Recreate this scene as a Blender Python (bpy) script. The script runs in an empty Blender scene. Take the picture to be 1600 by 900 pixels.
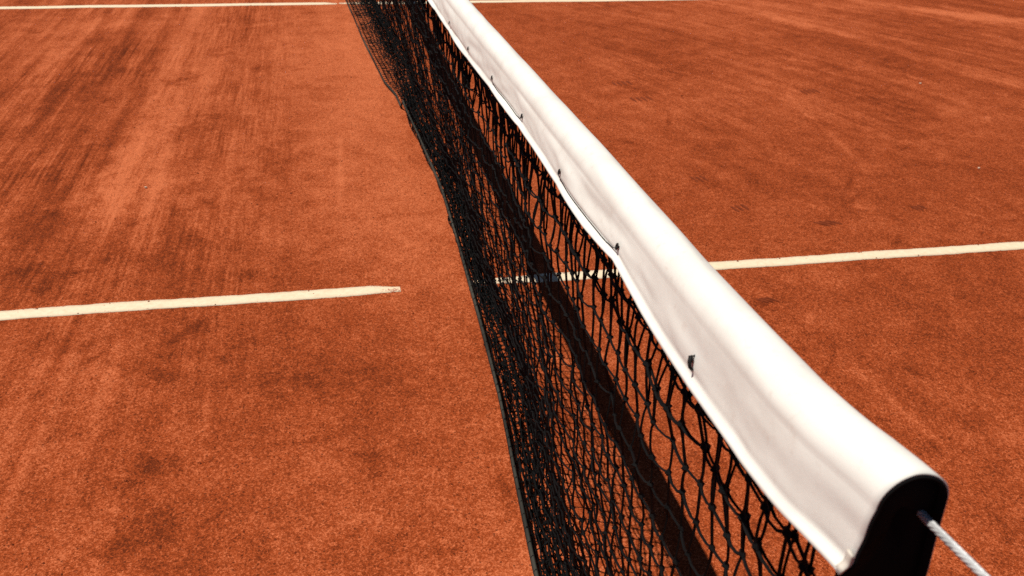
import bpy, math, random
import numpy as np
random.seed(7); rng = np.random.default_rng(11)
sc = bpy.context.scene
COL = sc.collection

# ------------------------------------------------------------------ camera
YAW, PIT, ROLL = 0.2091, 0.5035, 0.0320
CAM = (-0.3219, -0.3152, 1.4236)
from mathutils import Matrix, Vector
fw = Vector((math.sin(YAW)*math.cos(PIT), math.cos(YAW)*math.cos(PIT), -math.sin(PIT)))
r0 = fw.cross(Vector((0, 0, 1))).normalized(); u0 = r0.cross(fw)
rr = math.cos(ROLL)*r0 + math.sin(ROLL)*u0
uu = -math.sin(ROLL)*r0 + math.cos(ROLL)*u0
cd = bpy.data.cameras.new('camera'); cam = bpy.data.objects.new('camera', cd); COL.objects.link(cam)
M = Matrix((rr, uu, -fw)).transposed().to_4x4(); M.translation = Vector(CAM)
cam.matrix_world = M
cd.sensor_width = 36; cd.lens = 1450.8/1600*36
cd.clip_start = 0.02; cd.clip_end = 2000
cd.dof.use_dof = True; cd.dof.focus_distance = 1.55; cd.dof.aperture_fstop = 13.0
sc.camera = cam
sc.cycles.use_denoising = False

# ------------------------------------------------------------------ light
SUN = Vector((-0.38, 0.10, 1.0)).normalized()        # towards the sun: high, left of the net
EL = math.asin(SUN.z); AZ = math.atan2(SUN.x, SUN.y)
w = bpy.data.worlds.new('World'); sc.world = w; w.use_nodes = True
nt = w.node_tree; nt.nodes.clear()
sky = nt.nodes.new('ShaderNodeTexSky'); sky.sky_type = 'NISHITA'; sky.sun_disc = False
sky.sun_elevation = EL; sky.sun_rotation = AZ
sky.air_density = .55; sky.dust_density = .25; sky.altitude = 900
bg = nt.nodes.new('ShaderNodeBackground'); bg.inputs[1].default_value = 0.05
wo = nt.nodes.new('ShaderNodeOutputWorld')
nt.links.new(sky.outputs[0], bg.inputs[0]); nt.links.new(bg.outputs[0], wo.inputs[0])
sd = bpy.data.lights.new('sun', 'SUN'); sd.energy = 5.0; sd.angle = math.radians(0.4); sd.color = (1, .955, .88)
sun = bpy.data.objects.new('sun', sd); COL.objects.link(sun)
sun.rotation_euler = SUN.to_track_quat('Z', 'Y').to_euler()
sc.view_settings.view_transform = 'Standard'; sc.view_settings.look = 'None'
sc.view_settings.exposure = 0.35; sc.view_settings.gamma = 1

# ------------------------------------------------------------------ helpers
def mesh_obj(name, v, f, mat, parent=None, smooth=True, attrs=None, mats=None, midx=None):
    """v (n,3) array, f: list of (m,k) index arrays"""
    v = np.asarray(v, np.float32)
    if isinstance(f, np.ndarray): f = [f]
    me = bpy.data.meshes.new(name)
    me.vertices.add(len(v)); me.vertices.foreach_set('co', v.ravel())
    li = np.concatenate([np.asarray(q, np.int32).ravel() for q in f])
    tot = np.concatenate([np.full(len(q), np.asarray(q).shape[1], np.int32) for q in f])
    st = np.concatenate([[0], np.cumsum(tot)[:-1]]).astype(np.int32)
    me.loops.add(len(li)); me.loops.foreach_set('vertex_index', li)
    me.polygons.add(len(tot)); me.polygons.foreach_set('loop_start', st)
    me.polygons.foreach_set('loop_total', tot)
    me.polygons.foreach_set('use_smooth', np.full(len(tot), smooth))
    if attrs:
        for k, a in attrs.items():
            at = me.attributes.new(k, 'FLOAT', 'POINT'); at.data.foreach_set('value', np.asarray(a, np.float32))
    me.update(calc_edges=True); me.validate()
    for m in (mats or [mat]): me.materials.append(m)
    if midx is not None: me.polygons.foreach_set('material_index', np.asarray(midx, np.int32))
    o = bpy.data.objects.new(name, me); COL.objects.link(o)
    if parent: o.parent = parent
    return o

def grid_faces(n, m, wrap=False, off=0):
    """n rows x m cols of vertices, quads; wrap closes the columns"""
    i = np.arange(n-1)[:, None]; j = np.arange(m if wrap else m-1)[None, :]
    a = i*m + j; b = i*m + (j+1) % m
    return np.stack([a, b, b+m, a+m], -1).reshape(-1, 4) + off

def tubes(P, R, sides=4, twist=0.0):
    """P (n,k,3) polylines -> verts, quads.  R scalar or (n,)"""
    P = np.asarray(P, float); n, k, _ = P.shape
    T = np.gradient(P, axis=1); T /= np.linalg.norm(T, axis=2, keepdims=True)+1e-12
    ref = np.where(np.abs(T[..., :1]) < .8, np.array([1., 0, 0]), np.array([0., 0, 1.]))
    A = np.cross(T, ref); A /= np.linalg.norm(A, axis=2, keepdims=True)
    B = np.cross(T, A)
    R = np.broadcast_to(np.asarray(R, float), (n,))
    ang = np.arange(sides)*2*np.pi/sides
    V = (P[:, :, None, :] + R[:, None, None, None]*(np.cos(ang)[None, None, :, None]*A[:, :, None, :]
         + np.sin(ang)[None, None, :, None]*B[:, :, None, :]))
    base = grid_faces(k, sides, True)
    F = (base[None] + (np.arange(n)*k*sides)[:, None, None]).reshape(-1, 4)
    return V.reshape(-1, 3), F

def vnoise(x, y, seed=0):
    xi = np.floor(x).astype(np.int64); yi = np.floor(y).astype(np.int64)
    fx = x-xi; fy = y-yi
    fx = fx*fx*(3-2*fx); fy = fy*fy*(3-2*fy)
    def h(a, b):
        n = (a*374761393 + b*668265263 + seed*974634777) & 0xffffffff
        n = ((n ^ (n >> 13))*1274126177) & 0xffffffff
        n = n ^ (n >> 16)
        return (n & 0xffff)/32767.5-1
    return (h(xi, yi)*(1-fx)+h(xi+1, yi)*fx)*(1-fy)+(h(xi, yi+1)*(1-fx)+h(xi+1, yi+1)*fx)*fy
def fbm(x, y, o=4, seed=0, g=.55):
    s = 0; a = 1; t = 0
    x, y = x*.83-y*.557, x*.557+y*.83
    for k in range(o):
        s = s + a*vnoise(x*2**k+17.3*k, y*2**k-9.1*k, seed+k*31); t += a; a *= g; x, y = x*.8-y*.6, x*.6+y*.8
    return s/t
def noise1(y, s, seed=0, o=2): return fbm(np.asarray(y, float)/s, np.zeros_like(np.asarray(y, float))+.37, o, seed)

def empty(name, loc=(0, 0, 0)):
    o = bpy.data.objects.new(name, None); o.location = loc; o.empty_display_size = .1
    COL.objects.link(o); return o
def tag(o, label=None, cat=None, group=None, kind=None):
    for k, v in (('label', label), ('category', cat), ('group', group), ('kind', kind)):
        if v: o[k] = v

class NT:
    def __init__(s, name):
        s.m = bpy.data.materials.new(name); s.m.use_nodes = True
        s.t = s.m.node_tree; s.b = s.t.nodes['Principled BSDF']
    def n(s, typ, ins=None, **kw):
        nd = s.t.nodes.new(typ)
        for k, v in kw.items(): setattr(nd, k, v)
        for k, v in (ins or {}).items():
            if hasattr(v, 'is_linked') or hasattr(v, 'links'): s.t.links.new(v, nd.inputs[k])
            else: nd.inputs[k].default_value = v
        return nd
    def lk(s, a, b): s.t.links.new(a, b)
    def math(s, op, a, b=0.0, c=None, clamp=False):
        d = {0: a, 1: b}
        if c is not None: d[2] = c
        return s.n('ShaderNodeMath', d, operation=op, use_clamp=clamp).outputs[0]
    def mix(s, fac, a, b, blend='MIX'):
        return s.n('ShaderNodeMix', {0: fac, 6: a, 7: b}, data_type='RGBA', blend_type=blend).outputs[2]
    def noise(s, vec, scale, detail=3, rough=.55):
        return s.n('ShaderNodeTexNoise', {'Vector': vec, 'Scale': scale, 'Detail': detail, 'Roughness': rough}).outputs['Fac']
    def ramp(s, fac, a, b):
        return s.n('ShaderNodeMapRange', {0: fac, 1: a, 2: b, 3: 0., 4: 1.}).outputs[0]

def rgb(r, g, b): return (r, g, b, 1)

# ------------------------------------------------------------------ materials
def clay_material():
    k = NT('brick_dust_clay')
    pos = k.n('ShaderNodeNewGeometry').outputs['Position']
    tone = k.n('ShaderNodeAttribute', attribute_name='tone').outputs['Fac']
    dark = rgb(.088, .0165, .0050); mid = rgb(.252, .0445, .0108); lite = rgb(.465, .122, .047)
    n1 = k.noise(pos, 48, 5, .62)          # centimetre mottling
    gr = k.n('ShaderNodeTexVoronoi', {'Vector': pos, 'Scale': 400.0})        # single grains
    gb = k.n('ShaderNodeTexVoronoi', {'Vector': pos, 'Scale': 210.0})        # small clods
    g1 = k.n('ShaderNodeSeparateColor', {0: gr.outputs['Color']}).outputs[0]
    g2 = k.n('ShaderNodeSeparateColor', {0: gb.outputs['Color']}).outputs[1]
    n2 = k.math('ADD', k.math('MULTIPLY', g1, .55), k.math('MULTIPLY', g2, .45))
    n3 = k.noise(pos, 9, 4, .6)
    t = k.math('ADD', tone, k.math('MULTIPLY', k.math('SUBTRACT', n1, .5), 1.0))
    t = k.math('ADD', t, k.math('MULTIPLY', k.math('SUBTRACT', n2, .5), 1.75))
    t = k.math('ADD', t, k.math('MULTIPLY', k.math('SUBTRACT', n3, .5), .9))
    # fine brush lines of the drag mat: noise drawn out along the direction of travel
    lane = k.n('ShaderNodeAttribute', attribute_name='lane').outputs['Fac']
    wt = k.n('ShaderNodeAttribute', attribute_name='brushed').outputs['Fac']
    yc = k.n('ShaderNodeSeparateXYZ', {0: pos}).outputs[1]
    lv = k.n('ShaderNodeCombineXYZ', {0: k.math('MULTIPLY', lane, 75.), 1: k.math('MULTIPLY', yc, 2.6)}).outputs[0]
    ls = k.noise(lv, 1.0, 3, .65)
    t = k.math('ADD', t, k.math('MULTIPLY', k.math('MULTIPLY', k.math('SUBTRACT', ls, .5), 2.6), wt))
    c = k.mix(k.ramp(t, 0., -1.0), mid, dark)
    c = k.mix(k.ramp(t, 0., 1.0), c, lite)
    # scattered dark and pale grains
    v = k.n('ShaderNodeTexVoronoi', {'Vector': pos, 'Scale': 120.0})
    pick = k.n('ShaderNodeSeparateColor', {0: v.outputs['Color']}).outputs[0]
    near = k.math('LESS_THAN', v.outputs['Distance'], .30)
    sel = k.math('MULTIPLY', near, k.math('GREATER_THAN', pick, .90))
    c = k.mix(k.math('MULTIPLY', sel, .65), c, rgb(.055, .012, .005))
    sel2 = k.math('MULTIPLY', near, k.math('LESS_THAN', pick, .05))
    c = k.mix(k.math('MULTIPLY', sel2, .22), c, rgb(.44, .14, .065))
    k.lk(c, k.b.inputs['Base Color'])
    k.b.inputs['Roughness'].default_value = .95; k.b.inputs['Specular IOR Level'].default_value = .04
    h = k.math('ADD', k.math('ADD', k.math('MULTIPLY', n1, 1.6), n2), k.math('MULTIPLY', k.math('MULTIPLY', ls, .6), wt))
    h = k.math('SUBTRACT', h, k.math('MULTIPLY', sel, .5))
    bp = k.n('ShaderNodeBump', {'Height': h, 'Strength': .8, 'Distance': .004})
    k.lk(bp.outputs[0], k.b.inputs['Normal'])
    return k.m
def crumb_material():
    k = NT('clay_crumb')
    pos = k.n('ShaderNodeNewGeometry').outputs['Position']
    n = k.noise(pos, 30, 2)
    k.lk(k.mix(k.ramp(n, .35, .65), rgb(.12, .024, .009), rgb(.28, .064, .024)), k.b.inputs['Base Color'])
    k.b.inputs['Roughness'].default_value = .95; k.b.inputs['Specular IOR Level'].default_value = .1
    return k.m
def line_material():
    k = NT('worn_white_line_tape')
    pos = k.n('ShaderNodeNewGeometry').outputs['Position']
    cover = k.n('ShaderNodeAttribute', attribute_name='cover').outputs['Fac']
    n = k.noise(pos, 60, 4, .65); n2 = k.noise(pos, 260, 3, .7)
    base = k.mix(k.ramp(n, .3, .7), rgb(.52, .40, .26), rgb(.64, .52, .36))
    t = k.math('ADD', k.math('ADD', k.math('MULTIPLY', n, .6), k.math('MULTIPLY', n2, .4)), cover)
    dust = k.ramp(t, .60, .70)
    c = k.mix(dust, base, rgb(.25, .05, .016))
    k.lk(c, k.b.inputs['Base Color']); k.b.inputs['Roughness'].default_value = .75
    bp = k.n('ShaderNodeBump', {'Height': t, 'Strength': .25, 'Distance': .002}); k.lk(bp.outputs[0], k.b.inputs['Normal'])
    return k.m
def band_material():
    k = NT('white_vinyl_headband')
    pos = k.n('ShaderNodeNewGeometry').outputs['Position']
    n = k.noise(pos, 14, 4, .6); n2 = k.noise(pos, 90, 3, .6); n3 = k.noise(pos, 700, 2, .5)
    c = k.mix(k.ramp(n, .42, .75), rgb(.64, .62, .565), rgb(.575, .545, .49))
    c = k.mix(k.math('MULTIPLY', k.ramp(n2, .60, .8), .3), c, rgb(.44, .31, .24))
    k.lk(c, k.b.inputs['Base Color']); k.b.inputs['Roughness'].default_value = .55
    k.b.inputs['Specular IOR Level'].default_value = .35
    h = k.math('ADD', k.math('MULTIPLY', n2, .5), k.math('MULTIPLY', n3, .12))
    bp = k.n('ShaderNodeBump', {'Height': h, 'Strength': .12, 'Distance': .003}); k.lk(bp.outputs[0], k.b.inputs['Normal'])
    return k.m
def plain(name, col, rough=.7, spec=.3, col2=None, scale=40, metal=0, bump=0, bscale=300):
    k = NT(name); pos = k.n('ShaderNodeNewGeometry').outputs['Position']
    n = k.noise(pos, scale, 3)
    k.lk(k.mix(k.ramp(n, .35, .65), rgb(*col), rgb(*(col2 or col))), k.b.inputs['Base Color'])
    k.b.inputs['Roughness'].default_value = rough; k.b.inputs['Specular IOR Level'].default_value = spec
    k.b.inputs['Metallic'].default_value = metal
    if bump:
        bp = k.n('ShaderNodeBump', {'Height': k.noise(pos, bscale, 2), 'Strength': bump, 'Distance': .002})
        k.lk(bp.outputs[0], k.b.inputs['Normal'])
    return k.m
M_CLAY = clay_material(); M_CRUMB = crumb_material(); M_LINE = line_material(); M_BAND = band_material()
M_NET = plain('black_netting_twine', (.0022, .0021, .0021), .7, .09, (.0045, .0042, .004), 25, 0, .5, 900)
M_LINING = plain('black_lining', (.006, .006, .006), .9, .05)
M_HEM = plain('dusty_black_hem_tape', (.010, .009, .008), .85, .1, (.045, .042, .033), 3)
M_CORD = plain('black_lacing_cord', (.010, .0095, .009), .7, .2)
M_CABLE = plain('pale_steel_cable', (.36, .36, .355), .45, .4, (.50, .50, .49), 120, .25)
M_NAIL = plain('rusty_nail', (.10, .035, .018), .7, .3, (.18, .06, .03))
M_TAB = plain('beige_tab_fabric', (.48, .43, .36), .8, .2, (.56, .51, .44))
M_TREAD_SHADE = plain('shade_toned_clay', (.105, .020, .0065), .95, .1, (.16, .031, .009), 80)  # clay colour darkened to paint in the shade of shoe-tread dents
M_CHIP = plain('pale_lime_chip', (.52, .40, .30), .9, .2, (.42, .28, .19), 200)
M_POST = plain('dark_green_post_paint', (.018, .05, .028), .45, .4, (.025, .06, .035), 12)

# ------------------------------------------------------------------ the ground
def axis(segs):
    out = [segs[0][0]]
    for a, b, d0, d1 in segs:
        x = a
        while x < b-1e-9:
            t = (x-a)/(b-a); x = min(b, x + d0*(d1/d0)**t); out.append(x)
    return np.array(out)
gx = axis([(-150, -30, 40, 20), (-30, -3.2, 8, .3), (-3.2, -1.6, .3, .014), (-1.6, 2.4, .012, .012), (2.4, 5.4, .013, .035), (5.4, 30, .3, 8), (30, 150, 20, 40)])
gy = axis([(-150, -30, 40, 20), (-30, .2, 8, .2), (.2, .8, .1, .012), (.8, 2.8, .012, .012), (2.8, 7.0, .013, .035), (7.0, 12, .1, 1), (12, 40, 1, 8), (40, 150, 15, 40)])
XX, YY = np.meshgrid(gx, gy)
def blob(cx, cy, rx, ry, a, rot=0.0, rag=.5, seed=0):
    c, s = math.cos(rot), math.sin(rot)
    dx = XX-cx; dy = YY-cy
    u = (c*dx+s*dy)/rx; v = (-s*dx+c*dy)/ry
    d = np.sqrt(u*u+v*v) + rag*fbm(XX/(.35*rx+.02), YY/(.35*ry+.02), 3, seed+int(abs(cx*1000)))
    return a*np.clip(1.25-d, 0, 1)
def smooth(a, b, x):
    t = np.clip((x-a)/(b-a), 0, 1); return t*t*(3-2*t)
tone = -.04 + .30*fbm(XX/.55, YY/.7, 4, 3) + .24*fbm(XX/.08, YY/.10, 4, 5)
# left side: streaks of the drag mat run along the net
wl = smooth(-.35, -.75, XX)
st = fbm(XX/.035, YY/.9, 3, 21)*.55 + fbm(XX/.11, YY/1.6, 3, 22)*.5
tone += wl*st*smooth(1.0, 2.6, YY)*.55 + wl*st*.2
wl2 = smooth(-1.16, -1.24, XX)*smooth(2.6, 3.4, YY)
tone += wl2*(-.22 + .4*fbm(XX/.03, YY/.5, 3, 25) + .25*fbm(XX/.3, YY/.35, 3, 26))
# dusty stripe left by the edge of the mat
wob = .03*fbm(YY/.8, YY*0, 2, 40)
for x0, wd, y0, y1, a in ((-1.125, .05, 2.9, 6.6, .62), (-1.045, .016, 1.3, 2.6, .5), (-1.12, .018, 1.5, 2.5, .42), (-.99, .05, 2.9, 4.4, .45), (-1.30, .02, 3.2, 6.2, .35), (-1.75, .04, 3.5, 6.2, .4), (-.93, .02, 1.2, 2.2, .2), (-1.185, .012, 1.4, 2.4, -.35), (-1.08, .010, 1.35, 2.4, -.4)):
    tone += a*np.exp(-((XX-x0-wob)/wd)**2)*smooth(y0-.3, y0+.2, YY)*smooth(y1+.3, y1-.3, YY)*(.65+.5*fbm(XX/.05, YY/.25, 3, 41))
# swept strip along the net
tone += .30*np.exp(-((XX+.22)/.22)**2)*smooth(1.6, 3.2, YY)
tone += .26*np.exp(-((XX+.02)/.16)**2)
tone += .45*np.exp(-((XX+.30-.04*(YY-3))/.012)**2)*smooth(2.8, 3.0, YY)*smooth(3.9, 3.5, YY)
# drier, dustier clay further up the left side
tone += .30*smooth(2.1, 3.6, YY)*smooth(.25, -.1, XX)*(.8+.5*fbm(XX/.35, YY/.4, 3, 44)) + .10*smooth(2.6, 5, YY)
# right side: curving sweeps
ux = XX + .36*(YY-4.1) + .10*(YY-4.1)**2
wr = smooth(.6, 1.6, XX)
tone += wr*smooth(2.4, 4.2, YY)*(.42*fbm(ux/.13, YY/.9, 3, 51) + .25*fbm(ux/.045, YY/.8, 3, 52))
def sweep(pts, wd, a):
    pts = np.array(pts); best = np.full(XX.shape, 9.)
    for p, q in zip(pts[:-1], pts[1:]):
        d = q-p; t = np.clip(((XX-p[0])*d[0]+(YY-p[1])*d[1])/(d@d), 0, 1)
        best = np.minimum(best, np.hypot(XX-p[0]-t*d[0], YY-p[1]-t*d[1]))
    return a*np.exp(-(best/wd)**2)*(.7+.6*fbm(XX/.08, YY/.12, 3, 61))
tone += sweep([(2.7, 6.1), (2.83, 5.74), (3.08, 5.18), (3.3, 4.41), (3.5, 4.0)], .085, .62)
tone += sweep([(3.7, 6.3), (4.03, 5.96), (4.6, 5.5)], .12, .75)
tone += sweep([(2.6, 6.35), (3.6, 6.05), (4.7, 5.55)], .16, .5)
tone += sweep([(2.06, 4.1), (2.0, 3.6), (1.95, 3.2)], .018, .45)
tone += sweep([(1.95, 4.2), (2.2, 3.5), (2.35, 3.1)], .05, .4)
tone += sweep([(1.62, 2.0), (1.5, 1.75)], .012, .35)
B = [(-1.17, 3.24, .16, .45, .55), (-.98, 3.3, .3, .35, .35), (-1.1, 4.17, .1, .5, .3), (-1.51, 4.87, .22, .9, -.32), (-1.51, 3.6, .2, .7, -.36),
     (-1.02, 4.66, .11, .14, -.85), (-.90, 5.2, .07, .12, -.6), (-.69, 4.85, .12, .1, -.5), (-.88, 3.92, .16, .2, -.55), (-.55, 3.36, .2, .4, -.35),
     (-1.33, 2.85, .2, .25, -.4), (-1.25, 2.5, .22, .14, -.5), (-.9, 2.62, .3, .2, -.35), (-.79, 1.9, .12, .09, -.6), (-.44, 1.78, .2, .12, -.45),
     (-.81, 1.40, .07, .20, -.75), (-.74, 1.26, .13, .12, -.6), (-1.1, 2.08, .1, .12, -.45), (-1.02, 1.75, .08, .12, -.3), (-.62, 1.98, .16, .09, -.35),
     (-.6, 2.42, .16, .06, -.4), (-.45, 2.5, .12, .05, -.35), (-.12, 1.47, .07, .06, -.45), (-.2, 1.75, .12, .1, -.2), (-.05, 2.83, .09, .022, -.6), (-.75, 2.12, .25, .1, -.35),
     (2.46, 4.0, .30, .35, -.36), (2.46, 3.55, .25, .3, -.3), (2.75, 5.2, .25, .3, -.3), (2.45, 4.72, .13, .12, .7), (2.31, 3.09, .2, .2, -.3), (2.45, 3.32, .15, .1, .45),
     (1.94, 4.96, .35, .3, -.3), (1.55, 4.5, .2, .4, -.25), (1.30, 4.2, .25, .12, -.3), (3.0, 4.6, .16, .25, -.4), (1.6, 2.9, .3, .14, -.25), (.95, 2.0, .14, .05, -.35),
     (3.9, 5.5, .3, .3, -.3), (1.4, 5.6, .4, .4, .25), (2.0, 5.9, .6, .25, .3), (-.3, 5.6, .5, .5, .2), (-1.6, 5.9, .8, .3, .2), (1.5, 1.7, .3, .2, -.12), (1.1, 1.35, .25, .2, .1)]
for i, (cx, cy, rx, ry, a) in enumerate(B): tone += .8*blob(cx, cy, rx, ry, a, 0, .8, 100+i)*np.clip(.62+1.5*fbm(XX/.04, YY/.04, 4, 300+i), 0, 1.5)
# scuffs, ball marks and slide marks
for q in range(520):
    u = rng.random(); cy = .8+6.*u**1.3; cx = rng.uniform(-1, 1)*(.9+.62*cy)+.16*cy
    if abs(cy-2.268) < .06: continue
    L = rng.uniform(.02, .09)*(1+.25*rng.random()**4*6); Wd = rng.uniform(.008, .022); a_ = rng.normal(1.2 if cx < 0 else 1.9, .9)
    amp = rng.choice([-.55, -.4, -.3, .3, .45])*rng.uniform(.5, 1.1)
    i0, i1 = np.searchsorted(gx, [cx-L*1.6, cx+L*1.6]); j0, j1 = np.searchsorted(gy, [cy-L*1.6, cy+L*1.6])
    if i1-i0 < 2 or j1-j0 < 2: continue
    xs = XX[j0:j1, i0:i1]-cx; ys_ = YY[j0:j1, i0:i1]-cy
    uu_ = (math.cos(a_)*xs+math.sin(a_)*ys_)/L; vv_ = (-math.sin(a_)*xs+math.cos(a_)*ys_)/Wd
    dd = np.sqrt(uu_**2+vv_**2)+.7*fbm((xs+cx)/.02, (ys_+cy)/.02, 2, 500+q)
    tone[j0:j1, i0:i1] += amp*np.clip(1.2-dd, 0, 1)
lane = np.where(XX > .35, ux, XX); brushed = np.clip(wl*(.25+.75*smooth(1.2, 3.0, YY)) + wr*smooth(2.2, 4.2, YY)*.8, 0, 1)*np.clip(.65+.9*fbm(XX/.3, YY/.5, 2, 77), .1, 1)
# relief
nearline = np.exp(-((YY-2.268)/.05)**4)+np.exp(-((YY-6.44)/.07)**4)
ZZ = (1-.85*nearline)*.0018*fbm(XX/.06, YY/.06, 3, 70) + .003*fbm(XX/.5, YY/.6, 2, 71)
ZZ += (1-np.clip(nearline,0,1))*wl*.0022*fbm(XX/.05, YY/.6, 2, 72) + (1-np.clip(nearline,0,1))* .0012*np.clip(-tone, 0, 1)*fbm(XX/.03, YY/.03, 2, 73)
ZZ += (1-np.clip(nearline,0,1))*.003*np.exp(-((XX+1.06)/.02)**2)*smooth(1.2, 1.5, YY)*smooth(2.7, 2.3, YY)
fade = smooth(30, 12, np.hypot(XX-.5, YY-3))
ZZ = np.where(fade > 0, ZZ*fade, 0) - .004
gv = np.stack([XX, YY, ZZ], -1).reshape(-1, 3)
ground = mesh_obj('clay_court', gv, grid_faces(len(gy), len(gx)), M_CLAY, attrs={'tone': np.clip(tone, -1.2, 1.1).ravel(), 'lane': lane.ravel(), 'brushed': brushed.ravel()})
tag(ground, kind='structure')

# ------------------------------------------------------------------ court lines (nailed tape, partly buried)
def court_line(name, y, wd, x0, x1, gap0, gap1, seed, slope=0.0):
    bits_v = []; bits_f = []; cov = []; off = 0
    for a, b, endA, endB in ((x0, gap0, 0, 1), (gap1, x1, 1, 0)):
        n = max(20, int((b-a)/.012)); n = min(n, 1400)
        xs = np.linspace(a, b, n)
        e1 = wd/2 + .0025*noise1(xs, .05, seed) + .0022*noise1(xs, .018, seed+1)
        e0 = wd/2 + .0025*noise1(xs, .06, seed+2) + .0022*noise1(xs, .02, seed+3)
        cv = np.zeros(n)
        if endB:
            t = smooth(gap0-.13, gap0, xs); e1 = e1 - wd*.5*np.clip(t-.2, 0, 1)**1.3*(1+.25*noise1(xs, .03, 66)); e0 = e0*(1-.12*t); cv += .10*t
        if endA:
            t = smooth(gap1+.3, gap1, xs); e0 = e0*(1-.5*t); e1 = e1*(1-.4*t); cv += .12*t
        ym = y + slope*xs + .003*noise1(xs, .8, seed+5)
        rows = [(-1., -.004), (-1., -.0026), (-.33, -.0022), (.33, -.0022), (1., -.0026), (1., -.004)]
        P = []
        for s, z in rows:
            yy = ym + np.where(s < 0, s*e0, s*e1)
            P.append(np.stack([xs, yy, np.full(n, z) + .003*fbm(xs/.5, (y+slope*xs)/.6, 2, 71)], 1))
        P = np.stack(P, 1); bits_v.append(P.reshape(-1, 3)); bits_f.append(grid_faces(n, 6, False, off)[:, ::-1]); off += n*6
        cov.append((cv[:, None]+np.array([.10, .055, 0, 0, .055, .10])[None]).ravel())
    o = mesh_obj(name, np.concatenate(bits_v), np.concatenate(bits_f), M_LINE, attrs={'cover': np.concatenate(cov)})
    tag(o, kind='structure')
    # flat nail heads along both edges
    nv = []; nf = []; no = 0
    x = max(x0, -4)
    while x < min(x1, 6):
        if not gap0-.05 < x < gap1+.05:
            yy = y + slope*x + random.choice((-1, 1))*(wd/2-.005)
            ang = np.arange(8)*np.pi/4; r = random.uniform(.0022, .0042); zn = .003*float(fbm(np.array([x/.5]), np.array([y/.6]), 2, 71)[0])
            ring = np.stack([x+r*np.cos(ang), yy+r*np.sin(ang), np.full(8, zn-.0024)], 1)
            top_ = np.stack([x+.7*r*np.cos(ang), yy+.7*r*np.sin(ang), np.full(8, zn-.0006)], 1)
            nv += [ring, top_, np.array([[x, yy, zn-.0003]])]
            for q in range(8):
                nf.append([no+q, no+(q+1) % 8, no+8+(q+1) % 8, no+8+q])
                nf.append([no+8+q, no+8+(q+1) % 8, no+16, no+16])
            no += 17
        x += random.choice((.06, .11, .19, .32, .4))*random.uniform(.8, 1.2)
    q4 = np.array([f for f in nf if f[2] != f[3]]); q3 = np.array([f[:3] for f in nf if f[2] == f[3]])
    nl = mesh_obj('nail_heads', np.concatenate(nv), [q4, q3], M_NAIL, parent=o, smooth=False); tag(nl, kind='stuff')
    return o
court_line('sideline', 2.268, .056, -12, 12, -.135, .085, 1)
court_line('centre_service_line', 6.440, .075, -6.4, 6.4, -.205, -.19, 9)

# ------------------------------------------------------------------ clay crumbs, tread ridges
def crumbs():
    n = 6500
    u = rng.random(n)
    y = .75 + 4.2*u**2.2
    x = rng.uniform(-1.0, 1.0, n)*(.95+.42*y) + .10*y - .1
    keep = np.abs(y-2.27) > .0
    s = (.0008 + .0016*rng.random(n)**4)*(1+.25*(y-1))
    octa = np.array([[1, 0, 0], [0, 1, 0], [-1, 0, 0], [0, -1, 0], [0, 0, .8], [0, 0, -.8]], float)
    f = np.array([[0, 1, 4], [1, 2, 4], [2, 3, 4], [3, 0, 4], [1, 0, 5], [2, 1, 5], [3, 2, 5], [0, 3, 5]])
    rad = rng.uniform(.6, 1.35, (n, 6, 1)); a = rng.uniform(0, 6.28, n)
    V = octa[None]*rad*s[:, None, None]
    ca, sa = np.cos(a)[:, None], np.sin(a)[:, None]
    V = np.stack([V[..., 0]*ca-V[..., 1]*sa, V[..., 0]*sa+V[..., 1]*ca, V[..., 2]], -1)
    z = .0016*fbm(x/.06, y/.06, 3, 70) + .003*fbm(x/.5, y/.6, 2, 71) - .004
    V += np.stack([x, y, z+.35*s], -1)[:, None]
    F = (f[None] + 6*np.arange(n)[:, None, None]).reshape(-1, 3)
    vs = [V.reshape(-1, 3)]; fs = [F]; off = 6*n
    o = mesh_obj('clay_crumbs', np.concatenate(vs), np.concatenate(fs), M_CRUMB, smooth=False)
    tag(o, kind='stuff')
    vs = []; fs = []; off = 0
    # bars of clay for shoe prints; dark colour stands for shade in the dents
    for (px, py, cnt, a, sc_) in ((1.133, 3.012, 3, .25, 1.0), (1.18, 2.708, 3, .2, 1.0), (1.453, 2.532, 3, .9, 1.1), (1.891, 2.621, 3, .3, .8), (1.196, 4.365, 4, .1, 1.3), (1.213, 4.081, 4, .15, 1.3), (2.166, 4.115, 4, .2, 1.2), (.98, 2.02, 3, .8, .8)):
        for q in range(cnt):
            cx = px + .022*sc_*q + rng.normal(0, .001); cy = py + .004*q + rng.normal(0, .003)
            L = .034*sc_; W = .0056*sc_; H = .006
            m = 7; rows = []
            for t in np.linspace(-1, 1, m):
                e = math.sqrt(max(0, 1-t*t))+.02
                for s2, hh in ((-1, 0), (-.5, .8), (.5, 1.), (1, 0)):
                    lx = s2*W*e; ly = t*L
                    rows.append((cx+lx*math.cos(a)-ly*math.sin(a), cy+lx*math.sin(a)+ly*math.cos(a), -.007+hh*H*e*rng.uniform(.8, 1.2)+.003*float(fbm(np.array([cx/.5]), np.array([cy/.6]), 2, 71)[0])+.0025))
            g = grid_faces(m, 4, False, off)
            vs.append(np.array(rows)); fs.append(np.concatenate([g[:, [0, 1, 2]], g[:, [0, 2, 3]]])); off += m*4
    o = mesh_obj('shoe_tread_dark_bars', np.concatenate(vs), np.concatenate(fs), M_TREAD_SHADE, smooth=False)
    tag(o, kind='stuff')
crumbs()
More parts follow.
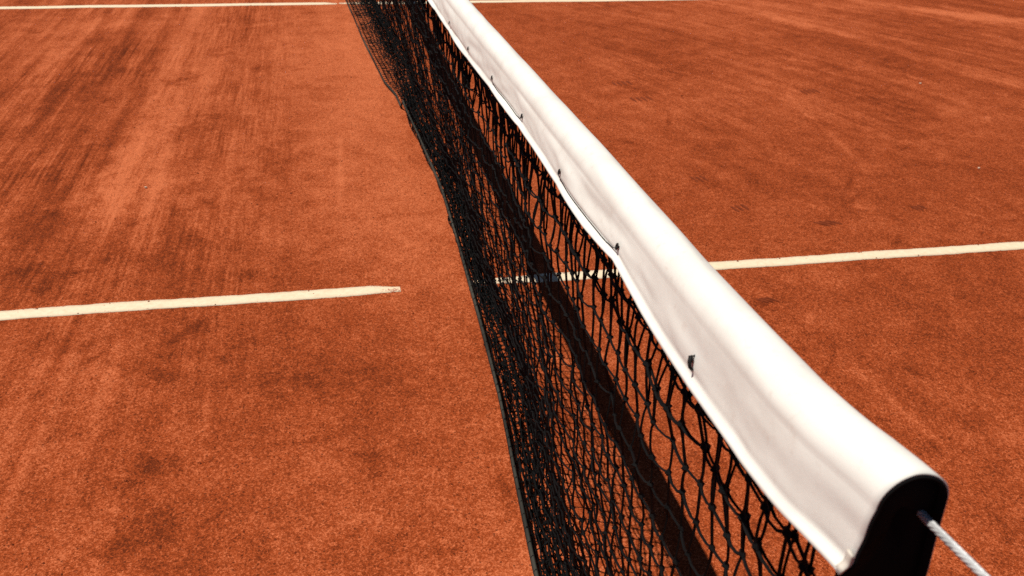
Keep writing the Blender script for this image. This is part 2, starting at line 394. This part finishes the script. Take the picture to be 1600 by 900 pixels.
def chip(x, y, r, label, seed):
    g = np.random.default_rng(seed); n = 7
    a = np.arange(n)*2*np.pi/n + g.uniform(-.2, .2, n)
    R = r*g.uniform(.7, 1.2, n)
    lo = np.stack([R*np.cos(a), R*.8*np.sin(a), np.full(n, -.003)], 1)
    md = np.stack([1.05*R*np.cos(a), .85*R*np.sin(a), np.full(n, r*.3)], 1)
    hi = np.stack([.6*R*np.cos(a), .5*R*np.sin(a), r*.6*g.uniform(.8, 1.2, n)], 1)
    V = np.concatenate([lo, md, hi, [[0, 0, r*.65]]])
    F4 = grid_faces(3, n, True)
    F3 = np.array([[2*n+q, 2*n+(q+1) % n, 3*n] for q in range(n)])
    o = mesh_obj('pale_chip', V, [F4, F3], M_CHIP, smooth=False); o.location = (x, y, -.002)
    tag(o, label, 'stone chip', 'pale chips on the clay')
chip(-1.028, 3.206, .0055, 'tiny pale chip on the dusty clay left of the net, beyond the near white line', 1)
chip(2.423, 2.982, .006, 'tiny pale chip on the bare clay at far right, nearest beyond the white line', 2)
chip(2.907, 4.195, .0075, 'small pinkish chip on the dark clay patch at upper right of the net', 3)

# ------------------------------------------------------------------ the net
NET = empty('tennis_net', (0, 6.4, 0))
tag(NET, 'black mesh tennis net with a white headband sagging across the red clay court', 'tennis net')
def local(V): return np.asarray(V, float) - np.array([0, 6.4, 0])
END = 12.75
def ztop(Y):      # crest of the headband
    Y = np.asarray(Y, float); c = 1.07-.156*(1-((6.4-Y)/6.4)**2)
    Ys = np.where(Y > 6.4, 12.8-Y, Y)
    d = np.interp(Ys, [-.2, .05, .10, .18, .4, .72, 1.1, 1.86, 3, 6.4], [.002, .0066, .007, .0134, .0172, .0155, .0176, .0243, .026, .02])
    return c-d+.0085
TIES = [.062, .3017, .5173, .7611, 1.0152, 1.2816]
t_ = TIES[-1]
while t_ < 12.5: t_ += .262+random.uniform(-.012, .012); TIES.append(t_)
TIES = np.array(TIES)
TZ = np.interp(np.arange(len(TIES)), range(6), [.069, .067, .0525, .048, .058, .060]); TZ[6:] = .060
def band_drop(Y):  # crest to lower edge of the left flap
    Y = np.asarray(Y, float)
    return np.interp(Y, [.05, .062, .2, .298, .42, .515, .62, .73, .9, 1.015, 1.2, 1.54, 2.13, 13],
                        [.0815, .0815, .083, .086, .078, .0665, .072, .0735, .071, .0695, .074, .082, .077, .076]) + .002*noise1(Y, .5, 90)*(Y > 2)
def outer(Y):      # is the cord on the outside between these two ties?
    k = np.searchsorted(TIES, Y)-1
    return k
yb = np.concatenate([np.arange(.056, 2.6, .006), np.arange(2.6, 7, .02), np.arange(7, END, .06), [END]])
def band_profile(inset=0.0):
    n = len(yb); a = np.linspace(np.pi*1.0, 0.0, 25)      # arc over the cable, left to right
    xc = -.0025 + .0105*np.exp(-((yb-.05)/.05)**2); r = .0235 + .0004*np.exp(-((yb-.05)/.06)**2) - inset
    r = r*(1+.05*noise1(yb, .35, 81))
    zc = ztop(yb) - (r+inset)
    rows = []
    drop = band_drop(yb) - np.interp(yb, [.05, .15, .3], [.006, .0085, .0105])
    dist = np.abs(yb[:, None]-TIES[None]).min(1)
    tie = np.exp(-(dist/.035)**2)
    k = np.clip(np.searchsorted(TIES, yb)-1, 0, len(TIES)-2)
    u = np.clip((yb-TIES[k])/(TIES[k+1]-TIES[k]), 0, 1)
    outside = (k % 2 == 0) & (k > 0)                       # spans where the lacing runs on the outside
    pull = np.sin(np.pi*u)**.7*np.where(outside, 1., .35)
    lows = np.linspace(0, 1, 26)
    xb = -.0365 + .003*noise1(yb, .28, 82) + .009*np.exp(-((yb-.05)/.05)**2)
    zl0 = ztop(yb)-drop
    # left flap, bottom upwards
    for t in lows[::-1]:
        z = zc + (zl0-zc)*t
        x = (xc-r-inset) + (xb-(xc-r-inset))*t**.95
        wr = .0030*fbm(yb/.17+3, t*1.6+yb*0, 2, 83) + .0009*fbm(yb/.06+t*1.5, t*2+yb*0, 2, 84)
        cord = np.exp(-((t-.86)/.09)**2)
        lip = np.clip((t-.87)/.13, 0, 1)
        x = x + wr*np.sin(np.pi*np.clip(t, 0, 1)*.9) + cord*(.0026*pull+.0016*tie) - lip*(.0025+.0032*pull)
        x = x + .0022*np.sin(np.pi*t)*noise1(yb+.1*t, .22, 85)
        rows.append(np.stack([x+inset, yb, z+ (inset*.8 if False else 0)], 1))
    for aa in a[1:-1]:
        wr = 1+.05*fbm(yb/.12+aa, aa+yb*0, 2, 86)*np.sin(aa)
        rows.append(np.stack([xc+r*np.cos(aa)*wr, yb, zc+r*np.sin(aa)*wr], 1))
    for t in lows:
        z = zc + (zl0-.010-.045*np.exp(-((yb-.05)/.06)**2)-zc)*t
        x = (xc+r) + .0035*t + .0015*fbm(yb/.2+9, t*2+yb*0, 2, 87)*np.sin(np.pi*t)
        rows.append(np.stack([x, yb, z], 1))
    return np.stack(rows, 1)                                # (n, m, 3)
P = band_profile(0)
n_, m_, _ = P.shape
def shell(P, th):
    n, m, _ = P.shape
    d1 = np.gradient(P, axis=0); d2 = np.gradient(P, axis=1)
    N = np.cross(d2, d1); N /= np.linalg.norm(N, axis=2, keepdims=True)+1e-12
    mid = m//2
    if N[n//2, mid, 2] < 0: N = -N
    Q = P - th*N
    V = np.concatenate([P.reshape(-1, 3), Q.reshape(-1, 3)])
    g = grid_faces(n, m); o = n*m
    F = [g, g[:, ::-1]+o]
    i = np.arange(n-1); E0 = np.stack([i*m, (i+1)*m, (i+1)*m+o, i*m+o], 1); F.append(E0)
    E1 = np.stack([i*m+m-1, i*m+m-1+o, (i+1)*m+m-1+o, (i+1)*m+m-1], 1); F.append(E1)
    j = np.arange(m-1); F.append(np.stack([j, j+o, j+1+o, j+1], 1)); L = (n-1)*m
    F.append(np.stack([L+j, L+j+1, L+j+1+o, L+j+o], 1))
    return V, np.concatenate(F)
V, F = shell(P, .0012)
BAND = mesh_obj('headband', local(V), F, M_BAND, parent=NET)
tag(BAND, 'white vinyl headband folded over the cable')
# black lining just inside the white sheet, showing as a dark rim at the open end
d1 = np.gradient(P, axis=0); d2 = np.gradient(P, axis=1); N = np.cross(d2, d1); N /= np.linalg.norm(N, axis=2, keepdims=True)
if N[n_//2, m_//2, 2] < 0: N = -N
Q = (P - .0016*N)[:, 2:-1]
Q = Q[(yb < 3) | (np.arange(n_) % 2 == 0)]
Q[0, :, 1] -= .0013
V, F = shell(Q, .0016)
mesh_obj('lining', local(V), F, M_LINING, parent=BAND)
# small fabric tab sewn over the lower corner of the end
tb = P[0:3, 13:21].copy()
jj = np.linspace(0, 1, 8)
tabv = []
for yy in (.0545, .0575, .0605):
    for q in range(8):
        p0 = P[0, 1+q*1]; tabv.append((p0[0]-.0018, yy, p0[2]))
tabv = np.array(tabv).reshape(3, 8, 3)
V, F = shell(tabv, -.0012)
mesh_obj('end_tab', local(V), F, M_TAB, parent=BAND)

# black panel added a little inside the open end, for the hollow's dark shade
gy0 = 1
pro = Q[gy0] if False else (P - .0034*N)[gy0][1:-1]
lb, rb = pro[0].copy(), pro[-1].copy()
pro = np.concatenate([pro, [rb+np.array([-.004, 0, -.034]), rb*.67+lb*.33+np.array([0, 0, -.046]), rb*.33+lb*.67+np.array([0, 0, -.046]), lb+np.array([.004, 0, -.034])]])
cen = np.array([.010, .062, float(ztop(.066))-.04])
rowsg = []
for fr in (1., .985, .6, .25):
    rr2 = cen + (pro-cen)*fr; rr2[:, 1] = .0605 + .003*(1-fr) + (.003 if fr == 1. else 0); rowsg.append(rr2)
G = np.stack(rowsg); V = np.concatenate([G.reshape(-1, 3), cen[None]+np.array([[0, .012, 0]])])
mm = G.shape[1]; g4 = grid_faces(4, mm, True); g3 = np.array([[3*mm+q, 3*mm+(q+1) % mm, 4*mm] for q in range(mm)])
mesh_obj('end_dark_panel', local(V), [g4, g3], M_LINING, parent=BAND)

# eyelets and lacing cord
def flap_point(Y, t):
    i = int(np.argmin(np.abs(yb-Y))); q = (1-t)*25
    q0 = int(np.clip(math.floor(q), 0, 24)); fr = q-q0
    return P[i, q0]*(1-fr)+P[i, q0+1]*fr
vis = [t for t in TIES if .2 < t < 1.9]
ey_mesh = None
for k, ty in enumerate(vis):
    c = flap_point(ty, .62)
    ang = np.arange(10)*np.pi/5
    # dark hole with a raised ring, slightly drawn out along the flap
    rows = []
    for rad, dx in ((.0036, -.0002), (.0034, -.0013), (.0023, -.0013), (.0019, .0)):
        rows.append(np.stack([np.full(10, dx-.0008), rad*.9*np.cos(ang), rad*1.15*np.sin(ang)], 1))
    R = np.concatenate(rows + [np.array([[-.0004, 0, 0]])])
    F4 = grid_faces(4, 10, True); F3 = np.array([[30+q, 30+(q+1) % 10, 40] for q in range(10)])
    if ey_mesh is None:
        e = mesh_obj('eyelet', R, [F4, F3], M_CORD, parent=NET); ey_mesh = e.data
    else:
        e = bpy.data.objects.new('eyelet', ey_mesh); COL.objects.link(e); e.parent = NET
    e.location = local(c)+np.array([-.0006, 0, .001]); e.rotation_euler = (0, .25, 0)
# the cord: outside on every second span, behind the flap on the others
for k in range(len(vis)-1):
    y0, y1 = vis[k], vis[k+1]
    ts = np.linspace(0, 1, 26)
    if k in (1, 3):
        pts = []
        for s in ts:
            Y = y0+(y1-y0)*s; c = flap_point(Y, .75+.10*min(1, 6*s, 6*(1-s))); pts.append(c+np.array([-.0011, 0, -.0]))
        pts = [pts[0]+np.array([.004, 0, .0045]), pts[0]+np.array([-.0015, 0, .004])] + pts[1:-1] + [pts[-1]+np.array([-.0015, 0, .003]), pts[-1]+np.array([.004, 0, .004])]
        rad = .0005
    elif k < 0:
        pts = []
        for s in ts:
            Y = y0+(y1-y0)*s; c = flap_point(Y, .80); pts.append(c+np.array([.0045, 0, 0]))
        pts = [pts[0]+np.array([-.006, 0, .002])]+pts
        rad = .0018
    else:
        pts = [flap_point(y0+(y1-y0)*s, .84)+np.array([.0065, 0, -.002]) for s in ts]
        rad = .0016
    V, F = tubes(np.array(pts)[None], rad, 6)
    mesh_obj('lacing_cord', local(V), F, M_CORD, parent=NET)
# short loop of cord hanging out of the nearest big eyelet
for ty, L in ((.3017, .011),):
    c = flap_point(ty, .62)
    pts = np.array([c+np.array([.002, 0, .005]), c+np.array([-.0035, -.001, .005]), c+np.array([-.0045, -.003, .001]), c+np.array([-.0035, -.004, -.004]), c+np.array([-.001, -.004, -L*.6])])
    V, F = tubes(pts[None], .0016, 6); mesh_obj('lacing_cord', local(V), F, M_CORD, parent=NET)

# steel cable: six strands laid round a core
def cable():
    ys = np.concatenate([np.arange(-.22, .35, .0025), np.arange(.35, 12.6, .08), np.arange(12.6, 13.03, .02)])
    x = np.interp(ys, [-.22, -.05, .06, .15, .4], [.012, .0185, .0215, .012, .003])
    z = np.interp(ys, [-.22, -.16, .0, .056, .12, .4, .7], [1.066, 1.066, 1.0400, 1.0315, 1.031, 1.030, 1.018])
    zz = ztop(ys)-.012
    z = np.where(ys < .4, z, np.minimum(zz, ztop(ys)-.010))
    far = ys > 12.3; z = np.where(far, np.interp(ys, [12.3, 12.75, 13.03], [float(ztop(12.3))-.012, 1.045, 1.068]), z)
    vs = []; fs = []; off = 0
    ang = ys*2*np.pi/.03
    for s in range(6):
        ph = s*np.pi/3
        c = np.stack([x+(.00178)*np.cos(ang+ph), ys, z+(.00178)*np.sin(ang+ph)], 1)
        V, F = tubes(c[None], .00105, 6); vs.append(V); fs.append(F+off); off += len(V)
    c = np.stack([x, ys, z], 1); V, F = tubes(c[None], .001, 5); vs.append(V); fs.append(F+off)
    mesh_obj('steel_cable', local(np.concatenate(vs)), np.concatenate(fs), M_CABLE, parent=NET)
cable()

# netting: knotted square mesh, 45 mm
PITCH = .0365; PZ = .0485; ROWS = 27
def xbottom(Y):
    Y = np.asarray(Y, float)
    return np.interp(Y, [-.2, .6, 1.0155, 1.333, 1.583, 1.96, 2.32, 2.95, 3.44, 4.26, 4.49, 5.3, 6.54, 7.5, 9, 10.5, 11.8, 12.8],
                     [.0, .010, .022, .042, .058, .070, .077, .084, .064, .020, -.02, -.075, -.14, -.12, -.05, .02, .03, .0])
def net_path(Yj):
    """fine path down the net at one station: returns arclength table and (x,z)"""
    zt = float(ztop(Yj))-.042; L = PZ*ROWS; xb = float(xbottom(Yj))
    spread = float(smooth(3.9, 4.8, np.array(Yj)))
    tail = .085*spread
    run = .060*(1+.3*float(noise1(np.array([Yj]), .35, 96)[0])) + .03*spread
    xh = xb + tail; xg = xh + run
    hang = math.hypot(zt-.05, xg)
    s = np.linspace(0, 1, 60)
    bulge = .012*math.sin(Yj*2.1)+.01*math.sin(Yj*5.3+1) + .02*float(noise1(np.array([Yj]), .7, 95)[0])
    hx = xg*s**1.5 + bulge*np.sin(np.pi*s)*s; hz = zt + (.05-zt)*s
    u = np.linspace(0, 1, 90)[1:]; ph = .35*float(noise1(np.array([Yj]), .12, 97)[0])
    A = max(.004, (L-hang-tail)/8.6)
    fx = xh + run*(1-u) + .012*np.sin(2*np.pi*2.3*u+4*ph)*np.sin(np.pi*u)
    fz = .008 + A*(.5+.5*np.cos(2*np.pi*4*(u+ph*u*(1-u))))*(1-.25*u) + np.interp(u, [0, .12], [.05-.008-A, 0])
    if tail > .005:
        v = np.linspace(0, 1, 16)[1:]
        fx = np.concatenate([fx, xh-tail*v]); fz = np.concatenate([fz, np.full(15, .007)])
    x = np.concatenate([hx, fx]); z = np.concatenate([hz, fz])
    return np.concatenate([[0], np.cumsum(np.hypot(np.diff(x), np.diff(z)))]), x, z
YS = np.arange(.09, 12.74, PITCH)
nj = len(YS)
K = np.zeros((nj, ROWS+1, 3))
PATH = [net_path(Y) for Y in YS]
for j, Y in enumerate(YS):
    d, x, z = PATH[j]
    s = np.linspace(0, d[-1], ROWS+1)
    # looser cells near the top, bunched at the bottom
    K[j, :, 0] = np.interp(s, d, x); K[j, :, 1] = Y; K[j, :, 2] = np.interp(s, d, z)
jj, ii = np.meshgrid(np.arange(nj), np.arange(ROWS+1), indexing='ij')
hang = np.clip((ii)/3., 0, 1)*np.clip((ROWS-ii)/2., 0, 1)
def wob(sc1, sc2, seed): return fbm(jj/sc1, ii/sc2, 2, seed)
K[..., 1] += hang*(.005*wob(5, 7, 201) + .010*wob(14, 12, 202)) + hang*rng.normal(0, .0020, K.shape[:2])
K[..., 2] += hang*(.007*wob(3, 4, 203)) + hang*rng.normal(0, .0026, K.shape[:2])
K[..., 0] += hang*(.012*wob(6, 8, 204)) + hang*rng.normal(0, .003, K.shape[:2])
K[..., 1] += .035*fbm(jj/9., ii*0+.5, 2, 206)*smooth(6, 23, ii.astype(float))
K[..., 2] = np.maximum(K[..., 2], .006)
def strands(Kn, rad, seed, skip=None):
    g = np.random.default_rng(seed); vs = []; fs = []; off = 0
    for A, B, horiz in ((Kn[:-1], Kn[1:], True), (Kn[:, :-1], Kn[:, 1:], False)):
        if skip:
            rows_ = [r for r in range(A.shape[1]) if not skip[0]+(0 if horiz else 0) <= r < skip[1]]
            A = A[:, rows_]; B = B[:, rows_]
        a = A.reshape(-1, 3); b = B.reshape(-1, 3); n = len(a)
        bow = g.normal(0, .0012, (n, 3)); bow[:, 0] *= 1.2
        if horiz: bow[:, 2] -= .0045
        t = np.array([0, .3, .7, 1.])
        sh = np.array([0, .85, .85, 0])
        Pn = a[:, None]*(1-t)[None, :, None] + b[:, None]*t[None, :, None] + bow[:, None]*sh[None, :, None]
        Pn[..., 2] = np.maximum(Pn[..., 2], .003)
        V, F = tubes(Pn, rad*g.uniform(.88, 1.12, n), 4); vs.append(V); fs.append(F+off); off += len(V)
    # knots: small lumpy octahedra with a belt
    if skip: Kn = Kn[:, [r for r in range(Kn.shape[1]) if not skip[0] <= r < skip[1]]]
    c = Kn.reshape(-1, 3); n = len(c)
    base = np.array([[1, 0, 0], [0, 1, 0], [-1, 0, 0], [0, -1, 0], [0, .2, 1], [0, -.2, -1],
                     [.7, .7, .45], [-.7, -.7, -.45]], float)[:6]
    f3 = np.array([[0, 1, 4], [1, 2, 4], [2, 3, 4], [3, 0, 4], [1, 0, 5], [2, 1, 5], [3, 2, 5], [0, 3, 5]])
    V = base[None]*g.uniform(.75, 1.25, (n, 6, 1))*np.array([.0042, .0056, .0060])[None, None]*(rad/.0016) + c[:, None]
    F3 = (f3[None]+6*np.arange(n)[:, None, None]).reshape(-1, 3)
    return vs, fs, V.reshape(-1, 3), F3, off
vs, fs, kv, kf, off = strands(K, .0017, 5)
K2 = K.copy()       # a second layer of the same netting hangs behind
hh = np.clip(ii/1.2, 0, 1); lowr = smooth(6, 10, ii.astype(float))
K2[..., 0] += .006*hh + .004*hh*fbm(jj/3., ii/2., 2, 301)
K2[..., 1] += hh*(.003 + .013*fbm(jj/4., ii/3., 2, 302)) + hh*rng.normal(0, .003, K2.shape[:2])
K2[..., 0] += lowr*.012; K2[..., 1] += lowr*(PITCH*.45+.012*fbm(jj/6., ii/5., 2, 305))
K2[..., 2] += lowr*.012 + hh*(.007*fbm(jj/4., ii/3., 2, 303)) - .004*hh
env = np.clip(1-smooth(2.2, 3.9, ii.astype(float)), 0, 1) + smooth(16.5, 18.5, ii.astype(float))
K2 = K + (K2-K)*env[..., None]
K2[..., 2] = np.maximum(K2[..., 2], .006)
vs2, fs2, kv2, kf2, off2 = strands(K2, .0016, 6, (4, 17))
AV = np.concatenate(vs+vs2+[kv, kv2]); q = off
AF4 = np.concatenate(fs+[f+off for f in fs2]); AF3 = np.concatenate([kf+off+off2, kf2+off+off2+len(kv)])
netting = mesh_obj('netting', local(AV), [AF4, AF3], M_NET, parent=NET, smooth=False)
tag(netting, kind='stuff')
# black cord the top meshes hang from, and the hem tape along the ground
top_line = np.stack([K[:, 0, 0], K[:, 0, 1], K[:, 0, 2]+.002], 1)
V, F = tubes(top_line[None], .003, 6); mesh_obj('top_cord', local(V), F, M_CORD, parent=NET)
hb = K[:, -1].copy(); hb[:, 2] = np.maximum(hb[:, 2], .007)
hp = []
for k in range(nj):
    c = hb[k]; tilt = .5+.4*math.sin(k*.21)
    hp.append([c+np.array([-.005*math.cos(tilt)-.001, 0, -.003]), c+np.array([-.001, 0, .004]), c+np.array([.003, 0, .003])])
V, F = shell(np.array(hp), .0015)
mesh_obj('hem_tape', local(V), F, M_HEM, parent=NET)
sidec = K[0].copy(); V, F = tubes(sidec[None], .004, 6); mesh_obj('side_cord', local(V), F, M_CORD, parent=NET)
sidec = K[-1].copy(); V, F = tubes(sidec[None], .004, 6); mesh_obj('side_cord', local(V), F, M_CORD, parent=NET)

# ------------------------------------------------------------------ posts that carry the cable
def post(y, label):
    t = empty('net_post', (.008, y, 0)); tag(t, label, 'net post', 'posts at the ends of the net')
    a = np.arange(24)*2*np.pi/24; r = .042
    rows = [np.stack([rr_*np.cos(a), rr_*np.sin(a), np.full(24, z)], 1) for rr_, z in ((r, -.3), (r, 1.085), (r-.004, 1.092), (.002, 1.096))]
    mesh_obj('pole', np.concatenate(rows), grid_faces(4, 24, True), M_POST, parent=t)
    rows = [np.stack([rr_*np.cos(a), rr_*np.sin(a), np.full(24, z)], 1) for rr_, z in ((r+.001, .0), (.075, .0), (.075, .012), (r+.001, .016))]
    mesh_obj('ground_collar', np.concatenate(rows), grid_faces(4, 24, True), M_POST, parent=t)
post(-.215, 'dark painted net post nearest the camera, holding the open end of the headband cable')
post(13.02, 'dark painted net post at the far end of the net')
